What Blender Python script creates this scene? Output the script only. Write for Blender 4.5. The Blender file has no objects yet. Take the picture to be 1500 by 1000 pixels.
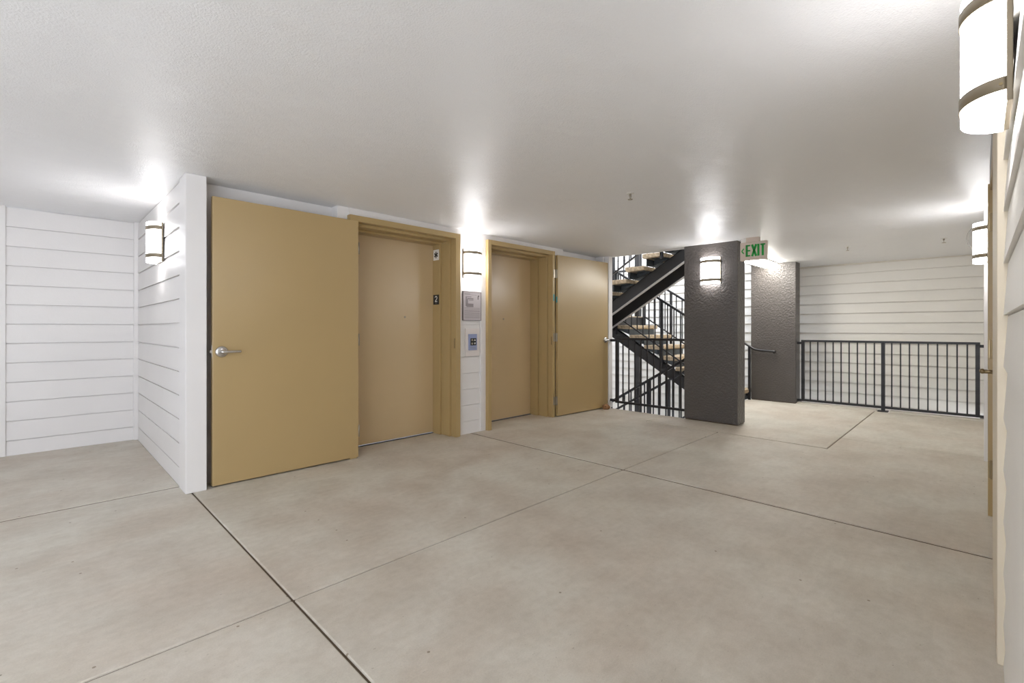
import bpy, bmesh, math, random
from mathutils import Vector, Matrix
random.seed(7)
S = bpy.context.scene
C = S.collection
PI = math.pi

# ------------------------------------------------------------------ camera
F_PX, HZ, EYE = 689.5, 481.5, 1.2
YAW = math.atan2(685.0, 689.5)
cd = bpy.data.cameras.new('camera'); cam = bpy.data.objects.new('camera', cd); C.objects.link(cam)
cam.location = (0, 0, EYE); cam.rotation_euler = (PI/2, 0, YAW - PI/2)
cd.sensor_width = 36.0; cd.lens = F_PX/1500*36.0; cd.shift_y = -(500-HZ)/1500; cd.clip_start = 0.01
S.camera = cam

# ------------------------------------------------------------------ world, view
W = bpy.data.worlds.new('world'); S.world = W; W.use_nodes = True
bg = W.node_tree.nodes['Background']; bg.inputs['Color'].default_value = (0.90, 0.96, 1.06, 1); bg.inputs['Strength'].default_value = 1.85
S.view_settings.view_transform = 'Standard'; S.view_settings.look = 'None'
S.view_settings.gamma = 1.0; S.view_settings.use_curve_mapping = False
S.view_settings.exposure = 1.35
S.cycles.use_denoising = True
S.cycles.max_bounces = 10; S.cycles.diffuse_bounces = 6; S.cycles.glossy_bounces = 4
S.cycles.transparent_max_bounces = 12
S.cycles.sample_clamp_indirect = 6.0
SHADE_EMIT = 7.5
BULB_W = .6
TUBE_EMIT = 17.0

# ------------------------------------------------------------------ materials
def lin(c):
    return tuple(((v/255)/12.92 if v/255 <= .04045 else ((v/255+.055)/1.055)**2.4) for v in c)
def mat(name, rgb, rough=.5, metal=0.0, bump=0.0, bscale=200.0, bdist=.002, var=0.0, vscale=3.0, spec=.5, coat=0.0, var_rgb=None, stretch=None):
    m = bpy.data.materials.new(name); m.use_nodes = True
    nt = m.node_tree; b = nt.nodes['Principled BSDF']
    col = lin(rgb)
    b.inputs['Base Color'].default_value = (*col, 1)
    b.inputs['Roughness'].default_value = rough; b.inputs['Metallic'].default_value = metal
    b.inputs['Specular IOR Level'].default_value = spec
    b.inputs['Coat Weight'].default_value = coat
    tc = nt.nodes.new('ShaderNodeTexCoord'); mp = nt.nodes.new('ShaderNodeMapping')
    nt.links.new(tc.outputs['Object'], mp.inputs['Vector'])
    if stretch: mp.inputs['Scale'].default_value = stretch
    if True:
        n = nt.nodes.new('ShaderNodeTexNoise'); n.inputs['Scale'].default_value = vscale; n.inputs['Detail'].default_value = 5
        nt.links.new(mp.outputs['Vector'], n.inputs['Vector'])
        r = nt.nodes.new('ShaderNodeValToRGB')
        c2 = lin(var_rgb) if var_rgb else tuple(v*(1-max(var, .03)) for v in col)
        r.color_ramp.elements[0].position = .38; r.color_ramp.elements[0].color = (*c2, 1)
        r.color_ramp.elements[1].position = .62; r.color_ramp.elements[1].color = (*col, 1)
        nt.links.new(n.outputs['Fac'], r.inputs['Fac']); nt.links.new(r.outputs['Color'], b.inputs['Base Color'])
    if bump > 0:
        nb = nt.nodes.new('ShaderNodeTexNoise'); nb.inputs['Scale'].default_value = bscale; nb.inputs['Detail'].default_value = 2
        nt.links.new(mp.outputs['Vector'], nb.inputs['Vector'])
        bp = nt.nodes.new('ShaderNodeBump'); bp.inputs['Strength'].default_value = bump; bp.inputs['Distance'].default_value = bdist
        nt.links.new(nb.outputs['Fac'], bp.inputs['Height']); nt.links.new(bp.outputs['Normal'], b.inputs['Normal'])
    return m
def emis(name, rgb, strength, translucent=0.0):
    m = bpy.data.materials.new(name); m.use_nodes = True
    nt = m.node_tree; b = nt.nodes['Principled BSDF']
    b.inputs['Base Color'].default_value = (.8, .78, .74, 1); b.inputs['Roughness'].default_value = .35
    b.inputs['Emission Color'].default_value = (*lin(rgb), 1); b.inputs['Emission Strength'].default_value = strength
    return m
M = {}
M['white_wall'] = mat('white_painted_siding', (228, 225, 223), .42, bump=.15, bscale=90, var=.03, vscale=1.5)
M['white_trim'] = mat('white_painted_trim', (229, 226, 224), .38, bump=.1, bscale=60, var=.03, vscale=2)
M['cream_siding'] = mat('cream_painted_siding', (240, 237, 231), .5, bump=.15, bscale=90, var=.03, vscale=1.5)
M['cream_trim'] = mat('cream_painted_trim', (224, 212, 190), .45, bump=.1, bscale=60, var=.04, vscale=2)
M['tan_paint'] = mat('tan_door_paint', (176, 150, 102), .34, spec=1.0, bump=.12, bscale=150, var=.03, vscale=1.2)
M['tan_frame'] = mat('tan_frame_paint', (174, 149, 102), .32, bump=.1, bscale=120, var=.03, vscale=2)
M['elev_paint_highlight'] = mat('elevator_door_highlight_paint', (200, 175, 134), .29, spec=1.0, bump=.1, bscale=120, var=.03, vscale=1.5)  # the tan door paint made paler, lamp highlight put into its colour
M['black_metal'] = mat('black_painted_steel', (30, 29, 32), .38, bump=.1, bscale=80, var=.1, vscale=6)
M['stringer'] = mat('dark_stringer_steel', (44, 42, 42), .36, bump=.1, bscale=60, var=.2, vscale=3)
M['pan'] = mat('slate_riser_steel', (62, 68, 72), .5, var=.2, vscale=5)
M['tread'] = mat('precast_tread_concrete', (196, 176, 146), .8, bump=.5, bscale=120, vscale=30, var_rgb=(158, 140, 116))
M['stucco'] = mat('dark_grey_brown_stucco', (84, 79, 76), .36, bump=.9, bscale=42, bdist=.010, var=.06, vscale=4)
M['chrome'] = mat('satin_chrome', (205, 203, 200), .22, metal=1.0)
M['brass'] = mat('aged_brass', (150, 132, 100), .35, metal=.9)
M['hinge'] = mat('nickel_hinge', (168, 160, 145), .35, metal=.8)
M['bronze'] = mat('brushed_nickel_band', (140, 128, 108), .4, metal=.35)
M['shade'] = emis('white_acrylic_shade', (252, 252, 255), SHADE_EMIT)
M['tube'] = emis('fluorescent_diffuser', (255, 252, 244), TUBE_EMIT)
M['sign_white'] = mat('off_white_sign_plastic', (205, 190, 178), .5)
M['green'] = mat('green_sign_letters', (12, 150, 55), .5)
M['dark_green'] = mat('dark_green_letter_shadow', (60, 110, 62), .5)
M['black'] = mat('black_plastic', (22, 22, 24), .35)
M['white_plastic'] = mat('white_plastic', (232, 230, 226), .4)
M['paper'] = mat('notice_paper', (196, 188, 190), .3, var=.03)
M['ink'] = mat('grey_print', (140, 132, 134), .6)
M['ink_dark'] = mat('dark_print', (90, 84, 86), .6)
M['blue_plate'] = mat('blue_grey_call_plate', (150, 160, 196), .35, metal=.2)
M['pinkish'] = mat('off_white_backing_plate', (222, 214, 210), .45)
M['teal'] = mat('teal_sticker', (70, 150, 150), .5)
M['rock'] = mat('brown_stone', (160, 118, 78), .8, bump=.8, bscale=60, vscale=40, var_rgb=(110, 78, 50))
M['mesh_grey'] = mat('perforated_grey_vent', (188, 186, 184), .45, metal=.3)
M['flash'] = mat('pale_edge_flashing', (220, 214, 202), .5)
# clear dome
m = bpy.data.materials.new('clear_plastic'); m.use_nodes = True; nt = m.node_tree
b = nt.nodes['Principled BSDF']; b.inputs['Base Color'].default_value = (.95, .95, .95, 1); b.inputs['Roughness'].default_value = .06
b.inputs['Transmission Weight'].default_value = 1.0; b.inputs['IOR'].default_value = 1.12
M['clear'] = m
# ceiling: glossy painted, orange peel and soft trowel waves
m = bpy.data.materials.new('ceiling_gloss_paint'); m.use_nodes = True; nt = m.node_tree; b = nt.nodes['Principled BSDF']
b.inputs['Base Color'].default_value = (*lin((232, 232, 233)), 1); b.inputs['Roughness'].default_value = .34
tc = nt.nodes.new('ShaderNodeTexCoord')
n1 = nt.nodes.new('ShaderNodeTexNoise'); n1.inputs['Scale'].default_value = 130; n1.inputs['Detail'].default_value = 3
n2 = nt.nodes.new('ShaderNodeTexNoise'); n2.inputs['Scale'].default_value = 3.2; n2.inputs['Detail'].default_value = 3
n3 = nt.nodes.new('ShaderNodeTexNoise'); n3.inputs['Scale'].default_value = 1.6; n3.inputs['Detail'].default_value = 4
mp = nt.nodes.new('ShaderNodeMapping'); mp.inputs['Scale'].default_value = (1.0, 2.2, 1); mp.inputs['Rotation'].default_value = (0, 0, .7)
nt.links.new(tc.outputs['Object'], mp.inputs['Vector']); nt.links.new(mp.outputs['Vector'], n2.inputs['Vector'])
nt.links.new(tc.outputs['Object'], n1.inputs['Vector']); nt.links.new(mp.outputs['Vector'], n3.inputs['Vector'])
b1 = nt.nodes.new('ShaderNodeBump'); b1.inputs['Strength'].default_value = .7; b1.inputs['Distance'].default_value = .003
b2 = nt.nodes.new('ShaderNodeBump'); b2.inputs['Strength'].default_value = .5; b2.inputs['Distance'].default_value = .02
nt.links.new(n1.outputs['Fac'], b1.inputs['Height']); nt.links.new(n2.outputs['Fac'], b2.inputs['Height'])
nt.links.new(b2.outputs['Normal'], b1.inputs['Normal']); nt.links.new(b1.outputs['Normal'], b.inputs['Normal'])
mr = nt.nodes.new('ShaderNodeMapRange'); mr.inputs['To Min'].default_value = .28; mr.inputs['To Max'].default_value = .5
nt.links.new(n3.outputs['Fac'], mr.inputs['Value']); nt.links.new(mr.outputs['Result'], b.inputs['Roughness'])
M['ceiling'] = m
# floor: broomed concrete with blotches and small dark specks
m = bpy.data.materials.new('broomed_concrete'); m.use_nodes = True; nt = m.node_tree; b = nt.nodes['Principled BSDF']
tc = nt.nodes.new('ShaderNodeTexCoord')
def noise(scale, detail, sc=(1, 1, 1), rot=0):
    mp = nt.nodes.new('ShaderNodeMapping'); mp.inputs['Scale'].default_value = sc; mp.inputs['Rotation'].default_value = (0, 0, rot)
    n = nt.nodes.new('ShaderNodeTexNoise'); n.inputs['Scale'].default_value = scale; n.inputs['Detail'].default_value = detail; n.inputs['Roughness'].default_value = .6
    nt.links.new(tc.outputs['Object'], mp.inputs['Vector']); nt.links.new(mp.outputs['Vector'], n.inputs['Vector']); return n
def ramp(n, p0, c0, p1, c1):
    r = nt.nodes.new('ShaderNodeValToRGB'); e = r.color_ramp.elements
    e[0].position = p0; e[0].color = (*c0, 1); e[1].position = p1; e[1].color = (*c1, 1)
    nt.links.new(n.outputs['Fac'], r.inputs['Fac']); return r
def mul(a, bb, f=1.0):
    x = nt.nodes.new('ShaderNodeMix'); x.data_type = 'RGBA'; x.blend_type = 'MULTIPLY'; x.inputs['Factor'].default_value = f
    nt.links.new(a.outputs[0] if a.bl_idname != 'ShaderNodeMix' else a.outputs['Result'], x.inputs['A'])
    nt.links.new(bb.outputs[0], x.inputs['B']); return x
base = ramp(noise(.7, 6), .35, lin((208, 199, 186)), .65, lin((216, 212, 200)))
streak = ramp(noise(5, 5, (1, 6, 1), .15), .35, (.86, .86, .85), .65, (1, 1, 1))
blot = ramp(noise(2.6, 7), .36, (.84, .82, .80), .58, (1, 1, 1))
speck = ramp(noise(38, 2, (1, 2.2, 1)), .24, (.45, .4, .35), .29, (1, 1, 1))
fine = ramp(noise(160, 3), .3, (.9, .9, .9), .7, (1.04, 1.04, 1.04))
brown = ramp(noise(1.3, 7, (1, 1.5, 1)), .40, (.86, .79, .74), .56, (1, 1, 1))
vo = nt.nodes.new('ShaderNodeTexVoronoi'); vo.voronoi_dimensions = '2D'; vo.inputs['Scale'].default_value = 4.5
nt.links.new(tc.outputs['Object'], vo.inputs['Vector'])
m1 = nt.nodes.new('ShaderNodeMath'); m1.operation = 'LESS_THAN'; m1.inputs[1].default_value = .026; nt.links.new(vo.outputs['Distance'], m1.inputs[0])
sx = nt.nodes.new('ShaderNodeSeparateColor'); nt.links.new(vo.outputs['Color'], sx.inputs['Color'])
m2 = nt.nodes.new('ShaderNodeMath'); m2.operation = 'LESS_THAN'; m2.inputs[1].default_value = .13; nt.links.new(sx.outputs[0], m2.inputs[0])
m3 = nt.nodes.new('ShaderNodeMath'); m3.operation = 'MULTIPLY'; nt.links.new(m1.outputs[0], m3.inputs[0]); nt.links.new(m2.outputs[0], m3.inputs[1])
dot = nt.nodes.new('ShaderNodeValToRGB'); dot.color_ramp.elements[0].color = (1, 1, 1, 1); dot.color_ramp.elements[1].color = (.5, .44, .38, 1); nt.links.new(m3.outputs[0], dot.inputs['Fac'])
grain = ramp(noise(26, 6), .34, (.86, .84, .81), .60, (1, 1, 1))
x = mul(base, streak, .35); x = mul(x, blot, .7); x = mul(x, brown, .45); x = mul(x, grain, .5); x = mul(x, speck, .5); x = mul(x, dot, 1.0); x = mul(x, fine, .7)
nt.links.new(x.outputs['Result'], b.inputs['Base Color'])
b.inputs['Roughness'].default_value = .55
bp = nt.nodes.new('ShaderNodeBump'); bp.inputs['Strength'].default_value = .35; bp.inputs['Distance'].default_value = .003
nf = noise(90, 4, (1, 4, 1), .15); nt.links.new(nf.outputs['Fac'], bp.inputs['Height']); nt.links.new(bp.outputs['Normal'], b.inputs['Normal'])
M['floor'] = m
M['joint'] = mat('dirty_joint', (92, 78, 62), .9)

# ------------------------------------------------------------------ builders
class MB:
    def __init__(self): self.bm = bmesh.new()
    def poly(self, vs, fs):
        v = [self.bm.verts.new(p) for p in vs]
        for f in fs: self.bm.faces.new([v[i] for i in f])
        return self
    def box(self, x0, x1, y0, y1, z0, z1):
        if x0 > x1: x0, x1 = x1, x0
        if y0 > y1: y0, y1 = y1, y0
        p = [(x0,y0,z0),(x1,y0,z0),(x1,y1,z0),(x0,y1,z0),(x0,y0,z1),(x1,y0,z1),(x1,y1,z1),(x0,y1,z1)]
        return self.poly(p, [(3,2,1,0),(4,5,6,7),(0,1,5,4),(1,2,6,5),(2,3,7,6),(3,0,4,7)])
    def boxt(self, x0, x1, y0, y1, z0, ztop):
        """box whose top follows the ceiling"""
        p = [(x0,y0,z0),(x1,y0,z0),(x1,y1,z0),(x0,y1,z0)]
        p += [(a, b_, ztop(a, b_)) for a, b_, _ in p]
        return self.poly(p, [(3,2,1,0),(4,5,6,7),(0,1,5,4),(1,2,6,5),(2,3,7,6),(3,0,4,7)])
    def prism(self, pts, d):
        n = len(pts); d = Vector(d); a = [Vector(p) for p in pts]; v = a + [p + d for p in a]
        fs = [tuple(range(n-1, -1, -1)), tuple(range(n, 2*n))] + [(i, (i+1) % n, n+(i+1) % n, n+i) for i in range(n)]
        return self.poly(v, fs)
    def bar(self, p, q, w, h):
        p, q = Vector(p), Vector(q); d = (q-p).normalized()
        up = Vector((0,0,1)) if abs(d.z) < .95 else Vector((0,1,0))
        s = d.cross(up).normalized(); u = s.cross(d)
        c = [s*w/2*a + u*h/2*b_ for a, b_ in ((-1,-1),(1,-1),(1,1),(-1,1))]
        return self.prism([p+k for k in c], q-p)
    def tube(self, pts, r, n=12, cap=True):
        rings = []
        pts = [Vector(p) for p in pts]
        for i, p in enumerate(pts):
            d = ((pts[min(i+1, len(pts)-1)] - pts[max(i-1, 0)])).normalized()
            up = Vector((0,0,1)) if abs(d.z) < .9 else Vector((1,0,0))
            s = d.cross(up).normalized(); u = s.cross(d)
            rr = r[i] if isinstance(r, (list, tuple)) else r
            rings.append([self.bm.verts.new(p + s*math.cos(2*PI*k/n)*rr + u*math.sin(2*PI*k/n)*rr) for k in range(n)])
        for a, b_ in zip(rings, rings[1:]):
            for k in range(n): self.bm.faces.new((a[k], a[(k+1) % n], b_[(k+1) % n], b_[k]))
        if cap:
            self.bm.faces.new(rings[0][::-1]); self.bm.faces.new(rings[-1])
        return self
    def build(self, name, m, parent=None, bevel=0.0, smooth=False, origin=None, seg=2):
        bmesh.ops.recalc_face_normals(self.bm, faces=self.bm.faces[:])
        vs = self.bm.verts
        if parent is not None: o0 = parent_origin(parent)
        elif origin is not None: o0 = Vector(origin)
        else:
            xs = [v.co.x for v in vs]; ys = [v.co.y for v in vs]; zs = [v.co.z for v in vs]
            o0 = Vector(((min(xs)+max(xs))/2, (min(ys)+max(ys))/2, min(zs)))
        for v in vs: v.co -= o0
        me = bpy.data.meshes.new(name); self.bm.to_mesh(me); self.bm.free()
        me.materials.append(m)
        if smooth:
            for p in me.polygons: p.use_smooth = True
        o = bpy.data.objects.new(name, me); C.objects.link(o)
        if parent is not None: o.parent = parent; o['_o'] = 0
        else: o.location = o0
        if bevel > 0:
            bv = o.modifiers.new('bevel', 'BEVEL'); bv.width = bevel; bv.segments = seg; bv.limit_method = 'ANGLE'
        return o
def parent_origin(p):
    o = Vector((0,0,0))
    while p is not None:
        o += p.location; p = p.parent
    return o
def tag(o, label, cat, group=None, kind=None):
    o['label'] = label; o['category'] = cat
    if group: o['group'] = group
    if kind: o['kind'] = kind
    return o
def thing(name, label, cat, loc=(0,0,0), group=None):
    o = bpy.data.objects.new(name, None); C.objects.link(o); o.location = loc; o.empty_display_size = .1
    return tag(o, label, cat, group)
def stroke(mb, x, a, b2, w, t):
    """flat stroke on a plane X = x from (y, z) a to b2"""
    dy, dz = b2[0]-a[0], b2[1]-a[1]; L = math.hypot(dy, dz); ny, nz = -dz/L*w/2, dy/L*w/2
    return mb.prism([(x, a[0]+ny, a[1]+nz), (x, b2[0]+ny, b2[1]+nz), (x, b2[0]-ny, b2[1]-nz), (x, a[0]-ny, a[1]-nz)], (t, 0, 0))
def struct(o): o['kind'] = 'structure'; return o
def sroot(name, loc):
    o = bpy.data.objects.new(name, None); C.objects.link(o); o.location = loc; o['kind'] = 'structure'; return o
def copy_tree(o, parent=None):
    c = o.copy(); C.objects.link(c)
    if parent is not None: c.parent = parent
    for ch in list(o.children): copy_tree(ch, c)
    return c

def zc(x, y):                                   # the ceiling falls a little towards the stairwell
    return 2.294 - .005*(x-6.1) + .008*(y-2.5)

# ------------------------------------------------------------------ floor
XE = 8.62                                       # outer slab edge
g = .005
slabs = MB()
def slab(x0, x1, y0, y1, gx0=1, gx1=1, gy0=1, gy1=1):
    slabs.box(x0+g*gx0, x1-g*gx1, y0+g*gy0, y1-g*gy1, -.05, 0)
def lslab(pts):
    slabs.prism([(a, b_, -.05) for a, b_ in pts], (0, 0, .05))
w = .013                                        # half width of the wide tooled joints
slab(-3.5, .796, -.12, 2.16); slab(-3.5, .796, 2.16, 4.33, gy1=3.0); slab(-3.5, .762, 4.33, 6.56, gx1=0, gy0=3.0)
slab(.796, 3.52, -.12, 2.16, gx1=2.6); slab(.796, 3.52, 2.16, 4.6, gx1=2.6)
lslab([(3.52+w, -.12), (6.21-.003, -.12), (6.21-.003, 1.087-g), (5.575-w, 1.087-g), (5.575-w, 2.16-g), (3.52+w, 2.16-g)])
slab(6.21, XE, -.12, 1.087, gx0=.6)
lslab([(5.575+w, 1.087+g), (XE, 1.087+g), (XE, 2.80), (6.12, 2.80), (6.12, 3.08-g), (5.575+w, 3.08-g)])
lslab([(3.52+w, 2.16+g), (5.575-w, 2.16+g), (5.575-w, 3.08+.003), (6.12, 3.08+.003), (6.12, 4.6), (3.52+w, 4.6)])
fl = struct(slabs.build('floor', M['floor'], bevel=.006))
sub = MB(); sub.box(-3.5, 6.12, -.12, 6.56, -.25, -.007); sub.box(6.12, XE, -.12, 2.80, -.25, -.007)
struct(sub.build('floor_base', M['joint']))

# ------------------------------------------------------------------ ceiling
cm = MB()
def cslab(x0, x1, y0, y1):
    p = [(x0,y0),(x1,y0),(x1,y1),(x0,y1)]
    cm.poly([(a, b_, zc(a, b_)) for a, b_ in p] + [(a, b_, 2.75) for a, b_ in p], [(0,1,2,3),(7,6,5,4),(0,4,5,1),(1,5,6,2),(2,6,7,3),(3,7,4,0)])
cslab(-3.5, 6.27, -.12, 6.56); cslab(6.27, 9.42, -.12, 2.80)
struct(cm.build('ceiling', M['ceiling']))

# ------------------------------------------------------------------ siding walls
SID0, SIDH = .145, .184
def siding(name, p0, p1, out, mt, z0=0.0, ztop=None, start=SID0, h=SIDH, lap=.011, thick=.10, ztopc=None, gap=.005):
    """lap siding between plan points p0 and p1, facing 'out'; one mesh"""
    p0, p1, n = Vector((*p0, 0)), Vector((*p1, 0)), Vector((*out, 0))
    mb = MB(); k = start
    while k - h > z0: k -= h
    levels = [z0] + [k + i*h for i in range(200) if k + i*h > z0 + .01]
    for a, b_ in zip(levels, levels[1:]):
        if ztop is not None and a >= ztop: break
        zt0 = zt1 = b_
        if ztop is not None: zt0 = zt1 = min(b_, ztop)
        if ztopc:
            c0, c1 = ztopc(p0.x, p0.y), ztopc(p1.x, p1.y)
            if a >= min(c0, c1): break
            zt0, zt1 = min(b_, c0), min(b_, c1)
        q = []
        for P, zt in ((p0, zt0), (p1, zt1)):
            q += [P + n*lap + Vector((0,0,a)), P + n*.001 + Vector((0,0,zt-gap)), P - n*.012 + Vector((0,0,zt-gap)), P - n*.012 + Vector((0,0,zt)), P - n*thick + Vector((0,0,zt)), P - n*thick + Vector((0,0,a))]
        mb.poly(q, [tuple(range(6)), tuple(range(11, 5, -1))] + [(i, 6+i, 6+(i+1) % 6, (i+1) % 6) for i in range(6)])
    return struct(mb.build(name, mt))
siding('wall_left', (-.216, 6.515), (.762, 6.515), (0, -1), M['white_wall'], ztopc=zc, gap=.008)
siding('wall_alcove', (.766, 4.30), (.766, 6.505), (-1, 0), M['white_wall'], ztopc=zc, lap=.006, gap=.013)
siding('wall_back', (9.4, -.2), (9.4, 8.2), (-1, 0), M['cream_siding'], z0=-3.2, ztop=5.4, start=1.134, h=.1627, lap=.022, gap=.014)
siding('wall_right', (-.7, -.072), (2.42, -.072), (0, 1), M['cream_siding'], ztopc=zc, lap=.012, thick=.08)
siding('wall_far_right', (4.46, -.066), (9.39, -.066), (0, 1), M['cream_siding'], ztopc=zc, lap=.009, thick=.08)
siding('wall_end', (6.6, 8.2), (9.39, 8.2), (0, -1), M['cream_siding'], z0=-3.2, ztop=5.4, lap=.012)

# trims and corner boards
def trim(name, *a, mt='white_trim', bevel=.003, top=zc):
    mb = MB(); mb.boxt(*a, top); return struct(mb.build(name, M[mt], bevel=bevel))
trim('trim_1', -.8, -.216, 6.49, 6.60, 0)                    # board at the far left
trim('trim_2', .728, .785, 6.470, 6.53, 0)                  # inside corner strip
mb = MB(); mb.boxt(.752, .885, 4.083, 4.30, 0, zc); struct(mb.build('trim_3', M['white_trim'], bevel=.004))   # corner post of the elevator block
trim('trim_4', 6.142, 6.235, 4.015, 4.25, 0)                 # end post by the stair railing
trim('trim_5', 2.42, 3.22, -.15, -.044, 0, mt='cream_trim')
trim('trim_6', 6.05, 6.19, -.15, -.028, 0, mt='white_trim')
mb = MB(); mb.prism([(9.36, -.05, 2.245), (9.36, 7.9, 2.245), (9.36, 7.9, 2.27), (9.36, -.05, 2.27)], (.028, 0, 0)); 
struct(mb.build('trim_7', M['flash']))
# added unseen end wall narrows the daylight opening; then the wall left of the board
mb = MB(); mb.boxt(-3.6, -3.5, 2.6, 6.6, 0, zc); struct(mb.build('wall_daylight_block', M['white_wall']))
mb = MB(); mb.boxt(-3.5, -.8, 6.52, 6.6, 0, zc); struct(mb.build('wall_far_left', M['white_wall']))

# elevator wall: boxes with two recesses and two openings
F1 = (2.02, 3.318); F2 = (3.735, 4.965); ZF = 2.255
wm = MB()
wm.boxt(.885, 1.925, 4.28, 4.40, 0, zc)                      # back of recess behind the near open door
wm.boxt(1.925, 2.03, 4.16, 4.40, 0, zc)
wm.box(2.03, 3.31, 4.152, 4.40, ZF-.01, 2.285)
wm.boxt(2.03, 3.31, 4.152, 4.40, 2.285, zc)
wm.boxt(3.31, 3.375, 4.150, 4.60, 0, zc)                     # trims of the pier
wm.boxt(3.655, 3.745, 4.150, 4.60, 0, zc)
wm.box(3.745, 4.955, 4.152, 4.40, ZF-.01, 2.285); wm.boxt(3.745, 4.955, 4.152, 4.40, 2.285, zc)
wm.boxt(4.955, 5.20, 4.152, 4.60, 0, zc)
wm.boxt(5.20, 6.10, 4.23, 4.40, 0, zc)
wm.boxt(6.10, 6.142, 4.10, 4.30, 0, zc)
wm.boxt(6.10, 6.225, 4.25, 8.0, -3.0, lambda a, b_: 5.0 if b_ > 6 else zc(a, b_))
struct(wm.build('wall_elevator', M['white_trim'], bevel=.002))
siding('wall_pier', (3.375, 4.168), (3.655, 4.168), (0, -1), M['white_wall'], ztop=1.9, lap=.010)
mb = MB(); mb.boxt(3.375, 3.655, 4.160, 4.26, 1.615+.0, zc); struct(mb.build('wall_pier_top', M['white_trim']))

# ------------------------------------------------------------------ elevator doors with frames
def elevator(name, F, inner, zf, dl, dr, label):
    r = sroot(name, ((F[0]+F[1])/2, 4.3, 0))
    x0, x1 = F; i0, i1 = inner
    fm = MB(); zi = 2.20
    steps = [(4.105, 4.19, 0.0), (4.19, 4.30, .016), (4.30, 4.345, .016), (4.345, 4.50, .038)]
    for y0, y1, s in steps:
        fm.box(i1-s, x1, y0, y1, 0, zf); fm.box(x0, i0+s, y0, y1, 0, zf)
        fm.box(i0+s, i1-s, y0, y1, zi-s*1.1, zf)
    # slim stop beads that catch the light
    fm.box(i1-.022, i1-.01, 4.196, 4.206, 0, zi-.02); fm.box(i0+.01, i0+.022, 4.196, 4.206, 0, zi-.02); fm.box(i0+.02, i1-.02, 4.196, 4.206, zi-.026, zi-.012)
    fm.build('frame', M['tan_frame'], r, bevel=.0025)
    d = MB(); d.box(i0+.038, i1-.038, 4.482, 4.51, .012, zi-.04); d.build('door_panel', M['elev_paint_highlight'], r, bevel=.002)
    s = MB(); s.box(i0+.02, i1-.02, 4.47, 4.56, .0005, .008); s.build('sill', M['black'], r)
    kh = MB(); cx = dl
    kh.tube([(cx, 4.476, 1.33), (cx, 4.483, 1.33)], .011, 14); kh.build('key_hole', M['hinge'], r, smooth=False)
    st = MB(); st.box(i1-.004, i1+.001, 4.115, 4.135, .985, 1.095); st.build('strike_plate', M['brass'], r)
    return r
elevator('door_1', F1, (2.09, 3.252), ZF, 2.84, 0, '')
elevator('door_2', F2, (3.79, 4.915), ZF, 4.35, 0, '')

# signs on the near elevator's jamb (face looks towards -X)
def star_sign():
    r = thing('star_sign', 'small white square with a black six-armed star, high on the near elevator jamb', 'sign', (3.2115, 4.415, 1.98))
    p = MB(); p.box(3.2105, 3.2135, 4.363, 4.467, 1.985, 2.105); p.build('plate', M['white_plastic'], r)
    s = MB()
    for k in range(3):
        a = PI/2 + k*PI/3; dy, dz = math.cos(a)*.038, math.sin(a)*.038
        stroke(s, 3.2092, (4.415-dy, 2.045-dz), (4.415+dy, 2.045+dz), .016, .0012)
    s.build('star', M['black'], r)
star_sign()
r = thing('floor_number_sign', 'small black square with a white 2 on the near elevator jamb, below the star sign', 'sign', (3.2115, 4.415, 1.475))
p = MB(); p.box(3.2105, 3.2135, 4.363, 4.467, 1.478, 1.59); p.build('plate', M['black'], r)
d2 = MB(); Y0 = 4.415; X_ = 3.2095
def seg2(a, b_): stroke(d2, X_-.0004, (Y0-a[0], a[1]), (Y0-b_[0], b_[1]), .010, .0012)
pts = [(-.020, 1.558), (-.012, 1.569), (.006, 1.571), (.018, 1.562), (.018, 1.548), (-.018, 1.512), (.022, 1.512)]
for a, b_ in zip(pts, pts[1:]): seg2(a, b_)
d2.build('digit', M['white_plastic'], r)
b_ = MB(); 
for k in range(3): b_.box(3.2092, 3.2106, Y0-.006+k*.006-.001, Y0-.006+k*.006+.001, 1.492, 1.495)
b_.build('braille', M['white_plastic'], r)

# ------------------------------------------------------------------ lever handle
def lever(root, P, d, out, m_=None, long=.115):
    """round rose and lever; d = lever direction, out = away from the door"""
    m_ = m_ or M['chrome']
    P, d, out = Vector(P), Vector(d), Vector(out)
    ro = MB(); ro.tube([P, P+out*.008, P+out*.014, P+out*.016], [.043, .043, .036, .018], 28)
    hr = ro.build('rose', m_, root, smooth=True)
    lv = MB(); a = P+out*.014
    lv.tube([a, a+out*.042], .0125, 16)
    q = a+out*.048
    lv.tube([q-d*.016, q+d*.0, q+d*.03, q+d*.07, q+d*long, q+d*(long+.004)], [.011, .0145, .0115, .0105, .0115, .006], 14)
    h = lv.build('lever', m_, root, smooth=True)
# near open door, folded back against the wall
r = thing('swing_door', 'wide tan door folded fully open beside the white corner post, long chrome lever at its left edge', 'door', (1.5, 4.12, .012), 'tan swing doors standing open beside the elevators')
l = MB(); l.box(.925, 2.100, 4.100, 4.145, .012, 2.202); l.build('leaf', M['tan_paint'], r, bevel=.003)
lever(r, (.985, 4.100, 1.026), (1, 0, 0), (0, -1, 0))
lt = MB(); lt.box(.9205, .9255, 4.111, 4.134, .985, 1.075); lt.build('latch_plate', M['chrome'], r)
lb = MB(); lb.box(.912, .921, 4.116, 4.129, 1.018, 1.038); lb.build('latch_bolt', M['chrome'], r)
for z in (.25, 1.1, 1.95):
    h = MB(); h.tube([(2.108, 4.108, z-.055), (2.108, 4.108, z+.055)], .007, 12); h.build('hinge', M['hinge'], r, smooth=True)
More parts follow.
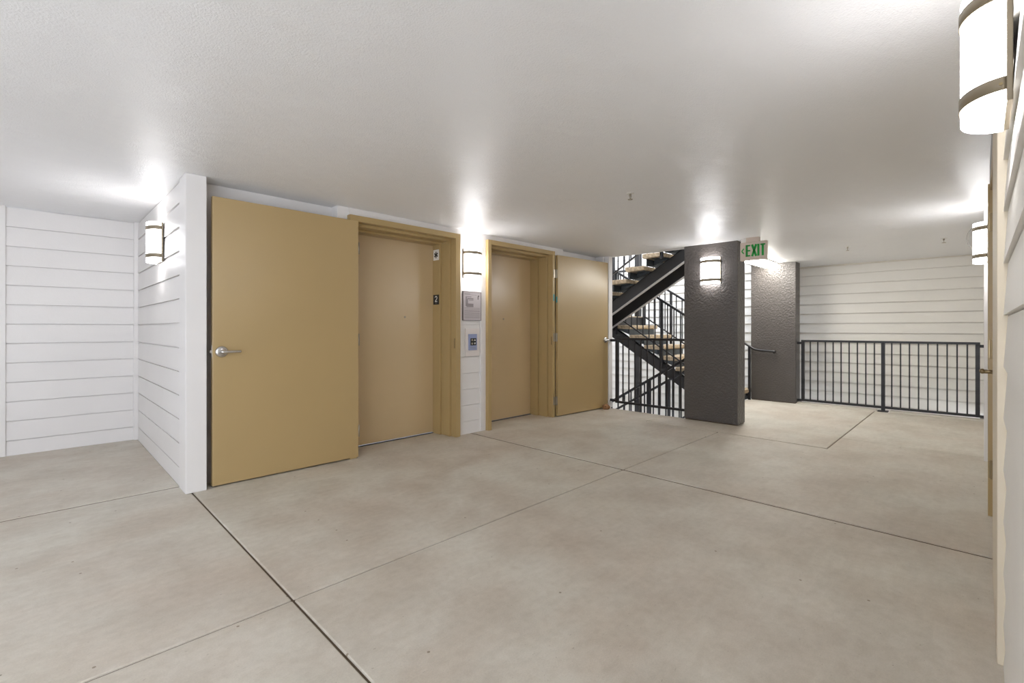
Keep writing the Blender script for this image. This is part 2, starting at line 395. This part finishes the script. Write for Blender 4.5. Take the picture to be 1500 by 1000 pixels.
# far open door
A = Vector((4.992, 4.078, 0)); B = Vector((6.135, 4.028, 0)); u = (B-A).normalized(); nn = Vector((-u.y, u.x, 0))   # nn points to the wall
r = thing('swing_door', 'tan door standing open near the stair railing, held by a brown stone, silver hinges down its left edge', 'door', (5.56, 4.07, .012), 'tan swing doors standing open beside the elevators')
l = MB(); l.prism([A+Vector((0,0,.012)), B+Vector((0,0,.012)), B+nn*.045+Vector((0,0,.012)), A+nn*.045+Vector((0,0,.012))], (0, 0, 2.195)); l.build('leaf', M['tan_paint'], r, bevel=.003)
hp = A + u*1.075
lever(r, (hp.x, hp.y, 1.03), tuple(-u), tuple(-nn), long=.10)
for z in (.22, 1.085, 1.95):
    h = MB(); h.tube([(4.981, 4.092, z-.06), (4.981, 4.092, z+.06)], .008, 12)
    h.box(4.988, 4.994, 4.082, 4.118, z-.055, z+.055); h.box(4.925, 4.976, 4.098, 4.104, z-.055, z+.055)
    h.build('hinge', M['hinge'], r, smooth=False)
s = MB(); s.box(4.9885, 4.9915, 4.085, 4.11, 1.56, 1.64); s.build('sticker', M['teal'], r)
s = MB(); s.box(4.925, 4.952, 4.1025, 4.1045, 1.58, 1.67); tag(s.build('fire_rating_sticker', M['teal']), 'tiny teal sticker on the far elevator frame, between the upper two hinges', 'sticker')

# ------------------------------------------------------------------ stone
bm = bmesh.new(); bmesh.ops.create_icosphere(bm, subdivisions=3, radius=1)
for v in bm.verts:
    n_ = v.co.copy(); k = 1 + .10*math.sin(3.1*n_.x+1) + .09*math.sin(4.3*n_.y+2) + .07*math.sin(5*n_.z+n_.x*2)
    v.co = Vector((n_.x*.078*k, n_.y*.058*k, max(n_.z*.047*k, -.03)))
    v.co.z += .03
    v.co.z -= max(0, v.co.x)*.25 if v.co.z > .03 else 0
zmin = min(v.co.z for v in bm.verts)
for v in bm.verts: v.co += Vector((5.99, 3.965, .0005 - zmin))
st = MB(); st.bm.free(); st.bm = bm
tag(st.build('door_stop_stone', M['rock'], smooth=True), 'brown stone on the floor propping the far tan door open', 'stone')

# ------------------------------------------------------------------ wall sconces (built facing +Y at the origin)
def make_sconce():
    r = thing('wall_sconce', '', 'lamp')
    bp_ = MB(); bp_.box(-.128, .128, 0, .012, .004, .336); bp_.build('back_plate', M['bronze'], r, bevel=.002)
    def arc(rx, ry, y0, n=28): return [(rx*math.cos(PI*k/n), y0 + ry*math.sin(PI*k/n)) for k in range(n+1)]
    def shell(rx, ry, t, z0, z1):
        mb = MB(); o_ = arc(rx, ry, .012); i_ = arc(rx-t, ry-t, .012); n = len(o_)
        vs = [(a, b_, z) for z in (z0, z1) for a, b_ in o_] + [(a, b_, z) for z in (z0, z1) for a, b_ in i_]
        fs = []
        for k in range(n-1):
            fs += [(k, k+1, n+k+1, n+k), (2*n+k+1, 2*n+k, 3*n+k, 3*n+k+1), (k+1, k, 2*n+k, 2*n+k+1), (n+k, n+k+1, 3*n+k+1, 3*n+k)]
        fs += [(0, n, 3*n, 2*n), (n-1, 2*n-1+n, 4*n-1, 2*n-1)]
        return mb.poly(vs, fs)
    shell(.120, .088, .004, 0, .34).build('shade', M['shade'], r, smooth=True)
    for z in (.036, .274):
        b_ = shell(.1235, .0915, .003, z, z+.034).build('band', M['bronze'], r, smooth=True)
        for sx in (-1, 1):
            sc = MB(); sc.tube([(sx*.1232, .022, z+.015), (sx*.1262, .022, z+.015)], .004, 10); sc.build('band_screw', M['brass'], b_)
    ld = bpy.data.lights.new('bulb_light', 'POINT'); ld.energy = BULB_W; ld.color = (1.0, .99, .98); ld.shadow_soft_size = .025
    lo = bpy.data.objects.new('bulb', ld); C.objects.link(lo); lo.parent = r; lo.location = (0, .05, .17)
    return r
sc0 = make_sconce()
spots = [
 ((.754, 5.08, 1.775), PI/2, 'lit half-round sconce on the white siding of the left alcove'),
 ((3.515, 4.150, 1.775), PI, 'lit half-round sconce on the white pier between the two elevators, above the notice'),
 ((6.08, 2.447, 1.768), PI/2, 'lit half-round sconce on the dark front pillar'),
 ((1.86, -.0605, 1.775), 0, 'large near lit sconce cut off by the top right corner of the photo'),
 ((5.80, -.056, 1.775), 0, 'distant lit sconce on the right-hand wall beside the tan door frame, under the clear dome'),
]
for i, (loc, rz, lab) in enumerate(spots):
    o = sc0 if i == 0 else copy_tree(sc0)
    o.location = loc; o.rotation_euler = (0, 0, rz); o['label'] = lab; o['group'] = 'half-round wall sconces'

# ------------------------------------------------------------------ notice and call station on the pier
YP = 4.158
r = thing('wall_notice', 'framed grey emergency notice with a small map, on the pier under the sconce', 'notice', (3.52, 4.15, 1.30))
p = MB(); p.box(3.388, 3.652, 4.143, YP, 1.30, 1.625); p.build('sheet', M['paper'], r, bevel=.001)
f_ = MB()
for a in ((3.384, 3.390, 1.296, 1.629), (3.650, 3.656, 1.296, 1.629), (3.384, 3.656, 1.296, 1.302), (3.384, 3.656, 1.623, 1.629)): f_.box(a[0], a[1], 4.139, YP, a[2], a[3])
f_.build('frame', M['ink'], r)
t = MB()
def q(x0, x1, z0, z1, mb=None): (mb or t).box(3.388+x0, 3.388+x1, 4.1415, 4.1435, 1.30+z0, 1.30+z1)
q(.02, .10, .298, .303); q(.02, .20, .288, .291)
q(.035, .05, .16, .27); q(.055, .12, .262, .270); q(.055, .068, .19, .24); q(.06, .15, .238, .252); q(.085, .15, .225, .232); q(.05, .15, .15, .19)
for z in (.138, .122, .106, .100, .084, .072, .060, .046, .034, .022): q(.02, .245, z, z+.0035)
t.build('print', M['ink'], r)
t = MB(); q(.22, .236, .272, .288); q(.216, .226, .240, .274); t.build('bold_print', M['ink_dark'], r)
r = thing('call_station', 'elevator call station with blue-grey plate and black button block, on the pier below the notice', 'button panel', (3.53, 4.15, .886))
p = MB(); p.box(3.425, 3.632, 4.146, YP+.004, .886, 1.205); p.build('backing_plate', M['pinkish'], r, bevel=.002)
p = MB(); p.box(3.464, 3.590, 4.138, 4.147, .955, 1.140); p.build('plate', M['blue_plate'], r, bevel=.002)
p = MB(); p.box(3.490, 3.575, 4.134, 4.139, 1.010, 1.092); blk = p.build('button_block', M['black'], r, bevel=.001)
for z in (1.072, 1.031):
    p = MB(); p.tube([(3.512, 4.1345, z), (3.512, 4.130, z)], .0125, 16); p.build('button', M['hinge'], r)
    p = MB(); p.prism([(3.540, 4.1325, z-.010), (3.566, 4.1325, z-.010), (3.553, 4.1325, z+.012)] if z > 1.05 else [(3.540, 4.1325, z+.010), (3.553, 4.1325, z-.012), (3.566, 4.1325, z+.010)], (0, .002, 0)); p.build('arrow', M['white_plastic'], r)
t = MB()
for k in range(3): t.box(3.485, 3.57, 4.1372, 4.1385, .968+k*.010, .9705+k*.010)
t.build('engraving', M['ink'], r)

# ------------------------------------------------------------------ pillars
def pillar(x0, x1, y0, y1, label):
    mb = MB(); mb.boxt(x0, x1, y0, y1, .012, zc)
    t_ = mb.build('pillar', M['stucco'], None, bevel=.006, origin=((x0+x1)/2, (y0+y1)/2, 0))
    r_ = thing('pillar', label, 'pillar', ((x0+x1)/2, (y0+y1)/2, 0), 'dark stucco pillars')
    t_.name = 'shaft'; t_.parent = r_; t_.location = (0, 0, 0)
    b_ = MB(); b_.box(x0+.012, x1-.012, y0+.012, y1-.012, 0, .014); b_.build('base', M['joint'], r_)
    return r_
pillar(6.08, 6.335, 2.118, 2.80, 'broad dark stucco pillar in front of the stairs, carrying a lit sconce')
pillar(8.56, 8.80, 2.09, 2.765, 'dark stucco pillar farther back, at the end of the far railing')

# ------------------------------------------------------------------ railings along X = const
def railing(X, ya, yb, ztop, zbot, posts, label, nb, brackets=(), base_plates=(), group='black steel railings'):
    r_ = thing('railing', label, 'railing', (X, (ya+yb)/2, 0), group)
    h = MB(); h.box(X-.024, X+.024, ya, yb, ztop-.032, ztop); h.build('top_rail', M['black_metal'], r_, bevel=.004)
    h = MB(); h.box(X-.018, X+.018, ya, yb, zbot-.032, zbot); h.build('bottom_rail', M['black_metal'], r_, bevel=.003)
    for y in posts:
        z0 = .006 if y in base_plates else zbot-.032
        h = MB(); h.box(X-.022, X+.022, y-.022, y+.022, z0, ztop-.03); h.build('post', M['black_metal'], r_, bevel=.003)
        if y in base_plates:
            h = MB(); h.box(X-.07, X+.05, y-.06, y+.06, .0, .014); h.build('base_plate', M['black_metal'], r_, bevel=.002)
    proto = None
    for (a, b2), n in nb:
        for k in range(n):
            y = a + (b2-a)*(k+1)/(n+1)
            if proto is None:
                h = MB(); h.box(X-.008, X+.008, y-.008, y+.008, zbot-.002, ztop-.03); proto = h.build('baluster', M['black_metal'], r_); y_0 = y
            else:
                c = proto.copy(); C.objects.link(c); c.parent = r_; c.location = (0, y-y_0, 0)
    for (y0, y1, z) in brackets:
        h = MB(); h.box(X-.02, X+.02, y0, y1, z-.045, z-.008); h.build('bracket', M['black_metal'], r_, bevel=.002)
    return r_
railing(6.19, 2.80, 3.925, 1.065, .112, (3.90,), 'black steel railing between the open tan door and the front pillar', [((2.80, 3.90), 10)], brackets=((3.92, 4.02, 1.052), (3.92, 4.02, .14)))
railing(8.66, -.005, 2.035, 1.024, .075, (2.013, .995, .018), 'long black steel railing across the far opening at the right', [((.995, 2.013), 9), ((.018, .995), 9)],
        brackets=((2.03, 2.095, 1.0), (2.03, 2.095, .08), (-.06, -.003, 1.0), (-.06, -.003, .08)), base_plates=(.995,))
mb = MB(); mb.box(8.62, 8.74, -.06, .915, -.25, .022); mb.box(8.62, 8.74, 1.07, 2.09, -.25, .022)
tag(mb.build('floor_edge_flashing', M['flash'], bevel=.002), 'pale edging along the floor under the far railing', 'edging', kind='structure')
bpy.data.objects['floor_edge_flashing'].name = 'trim_8'

# ------------------------------------------------------------------ stairs
def stair(label, x0, x1, ystart, z0, sgn, run, rise, n, sx, group='stair flights', fm='stringer'):
    """sgn: +1 climbs towards +Y, -1 climbs towards -Y; ystart/z0 = foot of the first riser"""
    r_ = thing('stair_flight', label, 'stairs', ((x0+x1)/2, ystart, z0), group)
    proto = None
    for k in range(1, n):
        ya = ystart + sgn*run*(k-1); yb = ya + sgn*run; z = z0 + rise*k
        nose = ya - sgn*.025
        if proto is None:
            t_ = MB(); t_.prism([(x0, nose, z), (x0, yb, z), (x0, yb, z-.06), (x0, nose+sgn*.03, z-.075), (x0, nose, z-.055)], (x1-x0, 0, 0))
            pt = t_.build('tread', M['tread'], r_, bevel=.008)
            ri = MB(); ri.box(x0+.05, x1-.05, ya+sgn*.02, ya+sgn*.035, z-rise, z-.06)
            ri.box(x0+.07, x1-.07, ya+sgn*.035, yb-sgn*.02, z-.072, z-.062)
            for xx in sx:
                ri.prism([(xx-.02, ya+sgn*.05, z-.07), (xx-.02, yb, z-.07), (xx-.02, ya+sgn*.05, z-rise+.02)], (.04, 0, 0))
            pr = ri.build('riser', M['pan'], r_); proto = (pt, pr)
        else:
            for s_ in proto:
                c = s_.copy(); C.objects.link(c); c.parent = r_; c.location = (0, sgn*run*(k-1), rise*(k-1))
    L = run*n; sl = rise/run
    for xx in sx:
        s_ = MB(); off = rise + .075; hv = .20
        y0_ = ystart - sgn*.10; y1_ = ystart + sgn*(run*(n-1)+.18)
        za = z0 + rise + (y0_-ystart)*sgn*sl - off; zb = z0 + rise + (y1_-ystart)*sgn*sl - off
        s_.prism([(xx-.012, y0_, za), (xx-.012, y1_, zb), (xx-.012, y1_, zb-hv), (xx-.012, y0_, za-hv)], (.012, 0, 0))
        s_.prism([(xx-.012, y0_, za), (xx-.012, y1_, zb), (xx-.012, y1_, zb-.012), (xx-.012, y0_, za-.012)], (.065, 0, 0))
        st_ = s_.build('stringer', M['stringer'], r_)
        s_ = MB(); s_.prism([(xx-.012, y0_, za-hv), (xx-.012, y1_, zb-hv), (xx-.012, y1_, zb-hv-.012), (xx-.012, y0_, za-hv-.012)], (.075, 0, 0))
        s_.build('flange', M[fm], st_)
    return r_
def guard(label, X, ya, za, yb, zb, posts, sp=.115, flat=(), group='sloping stair guards', base=-.0, low=.10, high=.93):
    r_ = thing('stair_guard', label, 'railing', (X, (ya+yb)/2, min(za, zb)), group)
    zz = lambda y: za + (zb-za)*(y-ya)/(yb-ya)
    pth = [(X, ya, za+high), (X, yb, zb+high)]
    h = MB(); h.bar(pth[0], pth[1], .042, .036); h.build('handrail', M['black_metal'], r_, bevel=.004)
    h = MB(); h.bar((X, ya, za+low), (X, yb, zb+low), .022, .022); h.build('bottom_rail', M['black_metal'], r_)
    for y in posts:
        h = MB(); h.box(X-.02, X+.02, y-.02, y+.02, zz(y)-.25, zz(y)+high-.01); h.build('post', M['black_metal'], r_)
    n = int(abs(yb-ya)/sp); proto = None
    for k in range(1, n):
        y = ya + (yb-ya)*k/n
        if min([abs(y-p_) for p_ in posts] + [9]) < .035: continue
        if proto is None:
            h = MB(); h.box(X-.008, X+.008, y-.008, y+.008, zz(y)+low, zz(y)+high-.01); proto = h.build('baluster', M['black_metal'], r_); y_0 = y
        else:
            c = proto.copy(); C.objects.link(c); c.parent = r_; c.location = (0, y-y_0, zz(y)-zz(y_0))
    return r_
LZ = 1.45; RI = .18125
# upper flight climbs from the half landing towards the camera side
stair('upper stair flight rising to the right behind the front pillar, seen from below', 6.60, 7.58, 4.89, LZ, -1, .30, RI, 8, (6.86, 7.43), fm='mesh_grey')
# middle flight climbs away from the floor to the half landing
stair('middle stair flight coming down to the right behind the railing, tan treads on slate risers', 7.66, 8.68, 2.80, 0, 1, .295, RI, 8, (7.72, 8.50))
# lower flight goes down below the floor
stair('lower stair flight going down below floor level behind the near railing', 6.60, 7.58, 4.89, -LZ, -1, .30, RI, 8, (6.70, 7.43))
guard('black sloping guard on the inner side of the middle flight', 7.64, 3.0, .18, 4.86, 1.36, (4.84, 3.92, 3.02))
guard('black sloping guard on the far side of the middle flight, against the siding', 8.70, 3.0, .18, 4.86, 1.36, (4.84, 4.27, 3.02))
guard('black guard of the lower flight nearest the railing', 6.62, 4.86, -1.27, 2.86, -.07, (4.84, 3.6, 2.88))
guard('black guard of the lower flight on its far side', 7.56, 4.86, -1.27, 2.86, -.07, (4.84, 3.75, 2.88))
guard('thin black guard on the near side of the upper flight', 6.62, 4.86, 1.63, 2.86, 2.83, (4.84, 3.4))
guard('black guard on the far side of the upper flight', 7.56, 4.86, 1.63, 2.86, 2.83, (4.84, 3.4))
# half landing
r = thing('stair_landing', 'half landing where the upper and middle stair flights meet', 'landing', (7.65, 5.5, 1.3))
l = MB(); l.box(6.56, 8.74, 4.90, 6.15, 1.37, 1.45); l.build('slab', M['tread'], r, bevel=.004)
l = MB(); l.box(6.56, 8.74, 4.87, 4.90, 1.17, 1.43); l.box(6.56, 8.74, 6.15, 6.18, 1.17, 1.45); l.box(6.54, 6.56, 4.87, 6.18, 1.17, 1.45); l.box(8.74, 8.76, 4.87, 6.18, 1.17, 1.45); l.build('edge_beam', M['stringer'], r)
r = thing('landing_guard', 'black guard around the far side of the half landing', 'railing', (7.65, 6.14, 1.45))
h = MB(); h.box(6.6, 8.7, 6.10, 6.14, 2.39, 2.43); h.box(8.66, 8.70, 4.95, 6.14, 2.39, 2.43); h.build('top_rail', M['black_metal'], r)
h = MB(); h.box(6.6, 8.7, 6.11, 6.13, 1.54, 1.565); h.box(8.67, 8.69, 4.95, 6.14, 1.54, 1.565); h.build('bottom_rail', M['black_metal'], r)
pr = None
for k in range(18):
    x = 6.65 + k*.115
    if pr is None: h = MB(); h.box(x-.008, x+.008, 6.112, 6.128, 1.56, 2.40); pr = h.build('baluster', M['black_metal'], r)
    else: c = pr.copy(); C.objects.link(c); c.parent = r; c.location = (k*.115, 0, 0)
for k in range(1, 10):
    c = pr.copy(); C.objects.link(c); c.parent = r; c.location = (8.68-6.65, -k*.115, 0)
h = MB(); h.box(6.60, 6.64, 6.10, 6.14, 1.45, 2.40); h.build('post', M['black_metal'], r)
h = MB(); h.box(8.66, 8.70, 6.10, 6.14, 1.45, 2.40); h.build('post', M['black_metal'], r)
l = MB(); l.box(8.76, 8.86, 5.0, 5.10, -3.1, 4.6); tag(l.build('steel_column', M['stringer']), 'slim dark steel column at the corner of the half landing', 'column')
# level above
mb = MB(); mb.box(6.33, 8.72, 1.6, 2.78, 2.76, 2.95); struct(mb.build('floor_above', M['flash']))
# ground at the bottom of the stairwell
mb = MB(); mb.box(5.9, 9.6, -.3, 8.4, -3.3, -3.2); struct(mb.build('floor_below', M['floor']))
mb = MB(); mb.box(5.9, 9.6, -.35, -.25, -3.2, -.26); struct(mb.build('wall_sky_block_side', M['cream_siding']))  # unseen wall added to keep sky light off the lower back wall
mb = MB(); mb.box(5.9, 6.0, -.25, 2.9, -3.2, -.26); struct(mb.build('wall_sky_block_under', M['cream_siding']))  # added out of view under the slab, blocks sky light from the side

# short handrail returning onto the rear pillar
r = thing('handrail', 'short black handrail ending against the rear dark pillar', 'handrail', (8.5, 2.75, 0), 'black steel railings')
h = MB(); X = 8.50
h.tube([(X, 2.36, .826), (X, 2.40, .828), (X, 2.50, .835), (X, 2.62, .842), (X, 2.70, .862), (X, 2.80, .925), (X, 2.95, 1.03), (X, 3.05, 1.09)], .019, 12); h.build('rail', M['black_metal'], r, smooth=True)
h = MB(); h.tube([(X, 2.40, .826), (X+.03, 2.40, .80), (X+.062, 2.40, .80)], .009, 10); h.build('bracket', M['black_metal'], r, smooth=True)
h = MB(); h.box(X-.018, X+.018, 2.752, 2.788, 0, .90); h.build('post', M['black_metal'], r, bevel=.002)
h = MB(); h.box(X-.012, X+.012, 2.788, 3.05, .07, .10); h.build('bottom_rail', M['black_metal'], r)
for y in (2.88, 2.98):
    h = MB(); h.box(X-.007, X+.007, y-.007, y+.007, .09, .92+(y-2.8)*.66); h.build('baluster', M['black_metal'], r)

# ------------------------------------------------------------------ exit sign (faces the camera side, -X)
XS = 6.0
r = thing('exit_sign', 'white hanging sign reading EXIT in green with a left chevron, beside the front pillar', 'sign', (XS, 2.0, 2.02))
yL, yR, zb, zt = 2.052, 1.757, 2.02, 2.237
yL = 2.06; yR = 1.765
b_ = MB(); b_.box(XS, XS+.045, yR, yL, zb, zt); b_.build('housing', M['sign_white'], r, bevel=.003)
c_ = MB(); c_.box(XS-.01, XS+.055, 1.85, 1.99, zt, zc(XS, 1.95)+.001); c_.build('canopy', M['sign_white'], r, bevel=.003)
def letters(x, m_, dx, nm):
    t = MB()
    def st(a, b2, w=.024):
        stroke(t, x, a, b2, w, .0022)
    H0, H1 = zb+.045, zb+.185
    lw = .046; gap = .014; y = yL-.075+dx
    # E
    st((y, H0), (y, H1)); 
    for z in (H0+.0095, (H0+H1)/2, H1-.0095): st((y+.009, z), (y-lw+.006, z), .017)
    y -= lw+gap+.004
    st((y+.004, H0), (y-lw+.004, H1)); st((y+.004, H1), (y-lw+.004, H0))
    y -= lw+gap+.006
    st((y, H0), (y, H1)); y -= gap+.012
    st((y-.022, H0), (y-.022, H1)); st((y+.004, H1-.0095), (y-.048, H1-.0095), .017)
    # chevron pointing left
    yc = yL-.032+dx; zm = (H0+H1)/2
    st((yc+.014, zm), (yc-.010, zm+.030), .013); st((yc+.014, zm), (yc-.010, zm-.030), .013)
    return t.build(nm, m_, r)
letters(XS-.0025, M['green'], 0, 'lettering')
# white lamp head just left of the canopy
b_ = MB(); b_.box(XS+.02, XS+.07, 2.0, 2.06, zt+.004, zc(XS, 2.03)); b_.build('lamp_head', M['white_plastic'], r, bevel=.003)

# ------------------------------------------------------------------ fluorescent ceiling fixture
r = thing('ceiling_light', 'long white lit fluorescent fixture on the ceiling behind the exit sign', 'lamp', (7.85, 2.44, 2.20))
b_ = MB(); b_.box(7.15, 8.50, 2.33, 2.55, 2.262, zc(7.8, 2.4)-.002); b_.build('housing', M['white_plastic'], r)
b_ = MB(); b_.prism([(7.16, 2.345, 2.262), (7.16, 2.535, 2.262), (7.16, 2.525, 2.205), (7.16, 2.355, 2.205)], (1.33, 0, 0)); b_.build('diffuser', M['tube'], r, bevel=.006)

# ------------------------------------------------------------------ sprinklers
def sprinkler(x, y, label, s=1.0):
    z = zc(x, y); r_ = thing('sprinkler', label, 'sprinkler', (x, y, z-.045), 'ceiling sprinklers')
    e = MB(); e.tube([(x, y, z+.001), (x, y, z-.004)], .03*s, 20); e.build('escutcheon', M['white_plastic'], r_)
    e = MB(); e.tube([(x, y, z-.003), (x, y, z-.022)], .009*s, 12); e.bar((x-.012, y, z-.02), (x-.004, y, z-.048), .004, .004); e.bar((x+.012, y, z-.02), (x+.004, y, z-.048), .004, .004); e.bar((x-.014, y, z-.021), (x+.014, y, z-.021), .008, .004); e.build('frame', M['hinge'], r_)
    e = MB(); e.tube([(x, y, z-.048), (x, y, z-.052)], .019*s, 16); e.build('deflector', M['hinge'], r_)
sprinkler(3.40, 2.02, 'small sprinkler head in the middle of the ceiling', 1.0)
sprinkler(7.48, 1.23, 'tiny far sprinkler on the ceiling to the right of the exit sign')
sprinkler(7.55, .30, 'tiny far sprinkler on the ceiling nearest the right-hand wall')

# ------------------------------------------------------------------ clear dome on the right wall
r = thing('clear_dome', 'clear plastic half dome on the right wall, behind the distant sconce', 'dome', (6.81, -.05, 2.15))
bm = bmesh.new(); bmesh.ops.create_uvsphere(bm, u_segments=36, v_segments=18, radius=.155, matrix=Matrix.Rotation(PI/2, 4, 'X'))
bmesh.ops.bisect_plane(bm, geom=bm.verts[:]+bm.edges[:]+bm.faces[:], plane_co=(0, .004, 0), plane_no=(0, 1, 0), clear_inner=True)
for v in bm.verts: v.co += Vector((6.81, -.055, 2.135))
d_ = MB(); d_.bm.free(); d_.bm = bm
do = d_.build('dome', M['clear'], r, smooth=True); so = do.modifiers.new('shell', 'SOLIDIFY'); so.thickness = .003
rg = MB(); n = 36
for k in range(n):
    a, b2 = 2*PI*k/n, 2*PI*(k+1)/n
    rg.bar((6.81+.157*math.cos(a), -.053, 2.135+.157*math.sin(a)), (6.81+.157*math.cos(b2), -.053, 2.135+.157*math.sin(b2)), .008, .008)
rg.build('rim', M['white_plastic'], r)

# ------------------------------------------------------------------ door in the right wall, seen edge-on
r = sroot('door_3', (3.8, -.06, 0))
f_ = MB(); f_.box(4.30, 4.42, -.15, -.038, 0, 2.13); f_.box(3.22, 3.28, -.15, -.046, 0, 2.13); f_.box(3.28, 4.30, -.15, -.046, 2.09, 2.13)
f_.build('frame', M['tan_frame'], r, bevel=.002)
l = MB(); l.box(3.285, 4.297, -.11, -.062, .015, 2.085); l.build('leaf', M['cream_trim'], r, bevel=.002)
for z in (.30, 1.07, 1.88):
    h = MB(); h.tube([(4.292, -.055, z-.06), (4.292, -.055, z+.06)], .006, 10); h.box(4.296, 4.3015, -.058, -.040, z-.055, z+.055); h.build('hinge', M['brass'], r)
e = MB(); e.box(3.33, 3.395, -.063, -.056, .86, 1.10); e.build('lock_plate', M['hinge'], r, bevel=.001)
P = Vector((3.365, -.056, .985)); lv = MB()
lv.tube([P, P+Vector((0, .046, 0))], .010, 12); lv.tube([P+Vector((-.01, .046, 0)), P+Vector((.05, .048, 0)), P+Vector((.10, .046, 0))], [.011, .010, .009], 12)
lv.build('lever', M['brass'], r, smooth=True)
# perforated vent above the door
vr = thing('vent_grille', 'grey perforated vent strip high on the right wall above the door', 'vent', (3.85, -.05, 2.135))
v_ = MB(); v_.boxt(3.23, 4.45, -.15, -.052, 2.132, zc); v_.build('backing', M['mesh_grey'], vr)
v_ = MB()
for k in range(50):
    x = 3.24 + k*.0245; v_.box(x-.004, x+.004, -.053, -.047, 2.135, zc(x, 0)-.004)
for k in range(8):
    z = 2.145 + k*.02; v_.box(3.235, 4.445, -.053, -.047, z-.003, z+.003)
v_.build('grid', M['mesh_grey'], vr)
# rest of right wall core
mb = MB(); mb.boxt(-.7, 9.39, -.22, -.151, 0, zc); struct(mb.build('wall_right_core', M['white_trim']))
